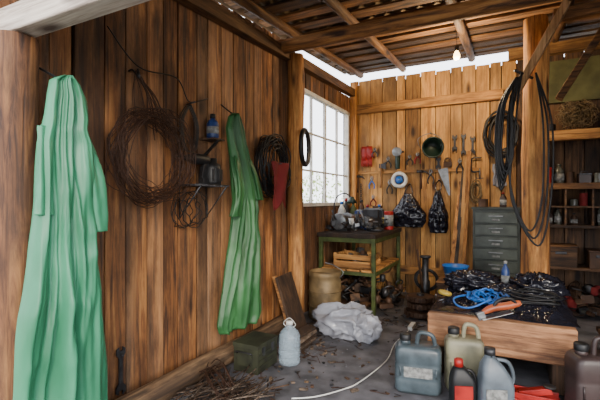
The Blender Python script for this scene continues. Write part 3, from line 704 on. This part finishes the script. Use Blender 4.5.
# ---------------------------------------------------------------- low table
o=O('low_platform')
o.box((-.065,3.31,.305),(.87,.86,.23),W_block)
for xx in(-.42,.29): o.box((xx,3.31,.095),(.10,.80,.19),W_dark)
o.box((-.065,3.31,.205),(.80,.80,.03),W_dark)
o.done(.012)
TZ=.422
o=O('black_tarpaulin')
def tp(a,b):
    X=-.49+.88*a;Y=2.93+.78*b
    e=min(1,min(a,1-a,b,1-b)*8)
    bump=(1-abs(nz(a*3.2+5,b*3))*3.2)*.55+(1-abs(nz(a*8,b*7,3))*3.2)*.30+(1-abs(nz(a*17,b*16,6))*3.2)*.16
    h=(.035+.105*max(0,bump))*(.40+1.0*b)
    return (X+.02*nz(a*5,b*5,8),Y+.03*nz(a*6,b*6,2),TZ+max(.004,h*e))
o.grid(tp,120,110,M_blackpl); o.done(solid=.002)
def trash(cx,cy,s,seed):
    bagz=O('black_bin_bag'); rings=[];N=64;K=36
    for i in range(K+1):
        ph=-pi/2+pi*i/K; ring=[]
        for j in range(N):
            th=2*pi*j/N; d=Vector((math.cos(ph)*math.cos(th),math.cos(ph)*math.sin(th),math.sin(ph)))
            f=1+.35*(.5-abs(nz(d.x*2.2+seed,d.y*2.2,d.z*2.2))*2.4)+.16*(.4-abs(nz(d.x*6+seed,d.y*6,d.z*6))*2)
            ring.append(Vector((cx+d.x*s[0]*f,cy+d.y*s[1]*f,max(TZ+.06,TZ+.07+s[2]*.5+d.z*s[2]*f))))
        rings.append(ring)
    bagz.loft(rings,M_blackpl); bagz.done()
trash(.18,3.38,(.18,.17,.11),3.3); trash(-.25,3.50,(.20,.13,.09),6.1); trash(-.02,3.30,(.14,.10,.06),9.4)
o=O('blue_air_hose')
for i in range(8): o.ring((-.15+U(-.03,.03),3.10+U(-.02,.02),TZ+.08+.004*i),U(.06,.115),.0065,M_blue,nrm=(U(-.08,.08),U(-.12,.02),1),n=36,k=8,jit=.32,seed=i*2.3)
o.tube(cr([(-.24,3.12,TZ+.10),(-.34,3.04,TZ+.08),(-.31,2.95,TZ+.05),(-.22,2.94,TZ+.05),(-.1,3.0,TZ+.11)],7),.0065,M_blue,8)
o.done()
o=O('yellow_tape_roll'); o.ring((-.42,3.15,TZ+.085),.035,.016,M_yel,nrm=(.2,.1,1),n=24,k=8); o.ring((-.42,3.15,TZ+.085),.020,.006,M_white,nrm=(.2,.1,1),n=24,k=8); o.done()
o=O('power_jigsaw')
p=Vector((-.04,2.93,TZ+.065))
o.tube(cr([p+Vector((-.11,-.03,-.03)),p+Vector((-.05,0,0)),p+Vector((.04,.03,.02)),p+Vector((.11,.06,.04))],5),[.014,.017,.020,.023,.025,.025,.025,.025,.025,.025,.025,.025,.024,.022,.02,.016],M_orange,12)
o.tube(cr([p+Vector((-.05,-.01,.0)),p+Vector((-.02,-.0,.05)),p+Vector((.05,.02,.07)),p+Vector((.09,.04,.03))],5),.011,M_black,8)
o.box(p+Vector((-.03,-.02,-.04)),(.20,.07,.006),M_steel,rot=(0,-15,24)); o.box(p+Vector((-.12,-.04,-.05)),(.05,.03,.05),M_steel,rot=(0,-20,24)); 
o.done(.003)
o=O('black_power_cable')
P=[(.0,3.0,TZ+.10)]
for i in range(26):
    a=i*.9; P.append((.16+.12*math.cos(a)+U(-.03,.03),3.08+.09*math.sin(a)+U(-.03,.03),TZ+.10+.003*i))
o.tube(cr(P,5),.006,M_black,6); o.done()
bottle('spray_bottle',-.02,3.46,TZ+.09,.03,.22,M_dblue,M_label)

# ---------------------------------------------------------------- jerrycans
def jerry(name,loc,w,d,h,m,cap,rz=0,label=None):
    o=O(name); rz=math.radians(rz); hb=h*.80
    secs=[(.90,0),(1,.02),(1,hb*.28),(.975,hb*.31),(1,hb*.34),(1,hb*.60),(.975,hb*.63),(1,hb*.66),(1,hb*.90),(.93,hb*.96),(.82,hb)]
    rr=min(w,d)*.22
    o.loft([rrect(w*k,d*k,rr*k,z,loc,rz) for k,z in secs],m)
    c,s=math.cos(rz),math.sin(rz)
    def L(x,y,z): return (loc[0]+x*c-y*s,loc[1]+x*s+y*c,loc[2]+z)
    o.tube(cr([L(-w*.02,0,hb*.97),L(.02*w,0,h*.97),L(w*.15,0,h),L(w*.32,0,h*.95),L(w*.38,0,hb*.97)],5),.014,m,10)
    o.lathe([(0,0),(.032,0),(.032,.02),(.026,.03),(.026,.035),(0,.035)],L(-w*.27,0,hb*.985),m,n=18)
    o.lathe([(0,0),(.034,0),(.036,.005),(.036,.035),(.03,.04),(0,.04)],L(-w*.27,0,hb+.02),cap,n=18)
    for sx in(-1,1): o.tube([L(sx*w*.38,-d*.5,hb*.38),L(sx*w*.38,-d*.5,hb*.58)],.006,m,6)
    if label:
        o.loft([[Vector(L(x*w*.3,-d*.5-k,zz)) for x,zz in((-1,hb*.36),(1,hb*.36),(1,hb*.58),(-1,hb*.58))] for k in(-.004,.002)],label,False)
    o.done()
jerry('jerrycan',(-.51,2.60,0),.28,.17,.36,M_greypl,M_black,rz=12,label=M_label)
jerry('jerrycan',(-.25,2.74,0),.23,.15,.41,M_beige,M_black,rz=14)
jerry('jerrycan',(.42,2.70,0),.25,.17,.44,M_brownp,M_black,rz=20)
o=O('fluid_jug')
loc=(-.065,2.515,0)
o.loft([rrect(.18*k,.12*k2,.03,z,loc,math.radians(22),off=(dx,0)) for k,k2,z,dx in((.93,.9,0,0),(1,1,.01,0),(1,1,.16,0),(.9,.95,.21,-.004),(.66,.75,.27,-.02),(.36,.5,.31,-.03),(.3,.42,.33,-.03))],M_lgrey)
o.lathe([(0,0),(.03,0),(.03,.035),(.0,.035)],(-.093,2.505,.328),M_dsteel)
o.tube(cr([(-.06,2.52,.30),(.0,2.54,.285),(.025,2.55,.21),(.01,2.545,.14)],5),.011,M_lgrey,8)
o.box((-.055,2.450,.10),(.11,.004,.11),M_label,rot=(0,0,22))
o.done()
o=O('chain_oil_bottle')
loc=(-.235,2.485,0)
o.loft([rrect(.14*k,.09*k2,.025,z,loc,math.radians(22),off=(dx,0)) for k,k2,z,dx in((.93,.9,0,0),(1,1,.01,0),(1,1,.15,0),(.9,.95,.18,-.004),(.6,.7,.22,-.015),(.42,.5,.24,-.02))],M_black)
o.lathe([(0,0),(.026,0),(.024,.04),(.012,.045),(.0,.045)],(-.255,2.478,.24),M_red)
o.tube(cr([(-.24,2.485,.215),(-.19,2.50,.215),(-.165,2.51,.16),(-.17,2.51,.10)],5),.010,M_black,8)
o.box((-.223,2.436,.09),(.10,.006,.11),M_red,rot=(0,0,22))
o.done()
o=O('hydraulic_trolley_jack')
x,y=.14,2.70
for s_ in(-1,1): o.bar((x-.12,y+s_*.05,.05),(x+.12,y+s_*.05,.05),.012,.06,M_red)
for xx in(x-.11,x+.10):
    o.cyl((xx,y-.08,.03),(xx,y+.08,.03),.008,M_steel,n=10)
    for s_ in(-1,1): o.lathe([(0,-.01),(.03,-.01),(.03,.01),(0,.01)],(xx,y+s_*.075,.03),M_red,rot=(90,0,0),n=16)
o.bar((x-.08,y,.06),(x+.08,y,.11),.05,.035,M_red); o.lathe([(0,0),(.03,0),(.035,.012),(0,.012)],(x+.07,y,.12),M_dsteel); o.cyl((x-.1,y,.05),(x-.02,y,.06),.022,M_red)
o.done(.003)
o=O('galvanized_bucket')
o.lathe([(0,0),(.11,0),(.15,.26),(.158,.265),(.158,.28),(.145,.27),(.105,.02),(0,.02)],(.74,3.35,.2985),M_dsteel); o.tube(cr([(.59,3.35,.54),(.64,3.28,.62),(.81,3.28,.62),(.89,3.35,.54)],5),.005,M_steel,6)
o.done()
o=O('wooden_stool')
o.box((.76,3.35,.28),(.40,.36,.035),W_shelf)
for sx in(-1,1):
    for sy in(-1,1): o.bar((.76+sx*.17,3.35+sy*.15,0),(.76+sx*.14,3.35+sy*.12,.27),.035,.035,W_shelf)
o.box((.76,3.21,.12),(.28,.02,.03),W_shelf)
o.done(.003)

# ---------------------------------------------------------------- ceiling bulb (really off; glow and fill light added)
o=O('light_bulb'); o.tube([(-.46,4.3,roofz(4.3)+.03),(-.46,4.3,2.74)],.003,M_black,6); o.lathe([(0,0),(.02,0),(.022,.05),(0,.055)],(-.46,4.3,2.70),M_black); o.lathe([(0,-.09),(.02,-.085),(.032,-.06),(.03,-.035),(.014,0),(0,0)],(-.46,4.3,2.70),M_bulb); o.done()
L=bpy.data.lights.new('bulb_fill','POINT'); L.energy=62; L.color=(1,.76,.46); L.shadow_soft_size=.06  # added warm fill to brighten the back, not a real burning lamp
lo=bpy.data.objects.new('bulb_fill_light',L); bpy.context.collection.objects.link(lo); lo.location=(-.46,4.3,2.50)

# ---------------------------------------------------------------- light
w=bpy.data.worlds.new('World'); bpy.context.scene.world=w; w.use_nodes=True; nt=w.node_tree; bg=nt.nodes['Background']
sk=nt.nodes.new('ShaderNodeTexSky'); sk.sky_type='HOSEK_WILKIE'; sk.turbidity=6; sk.ground_albedo=.5; sk.sun_direction=Vector((.5,-.6,.55)).normalized()
mx=nt.nodes.new('ShaderNodeMix'); mx.data_type='RGBA'; mx.inputs['Factor'].default_value=.7; mx.inputs['B'].default_value=(1,1.02,1.08,1)
nt.links.new(sk.outputs[0],mx.inputs['A']); nt.links.new(mx.outputs['Result'],bg.inputs['Color']); bg.inputs['Strength'].default_value=6.6
L=bpy.data.lights.new('sun','SUN'); L.energy=2.4; L.angle=math.radians(10); L.color=(1,.88,.72)
lo=bpy.data.objects.new('sun',L); bpy.context.collection.objects.link(lo); lo.rotation_euler=Vector((-.52,.80,-.30)).to_track_quat('-Z','Y').to_euler()

cam=bpy.data.cameras.new('cam'); cam.sensor_width=36; cam.lens=24; co=bpy.data.objects.new('camera',cam); bpy.context.collection.objects.link(co)
co.location=(0,0,1.2); co.rotation_euler=(math.radians(90),0,math.radians(27.5)); bpy.context.scene.camera=co
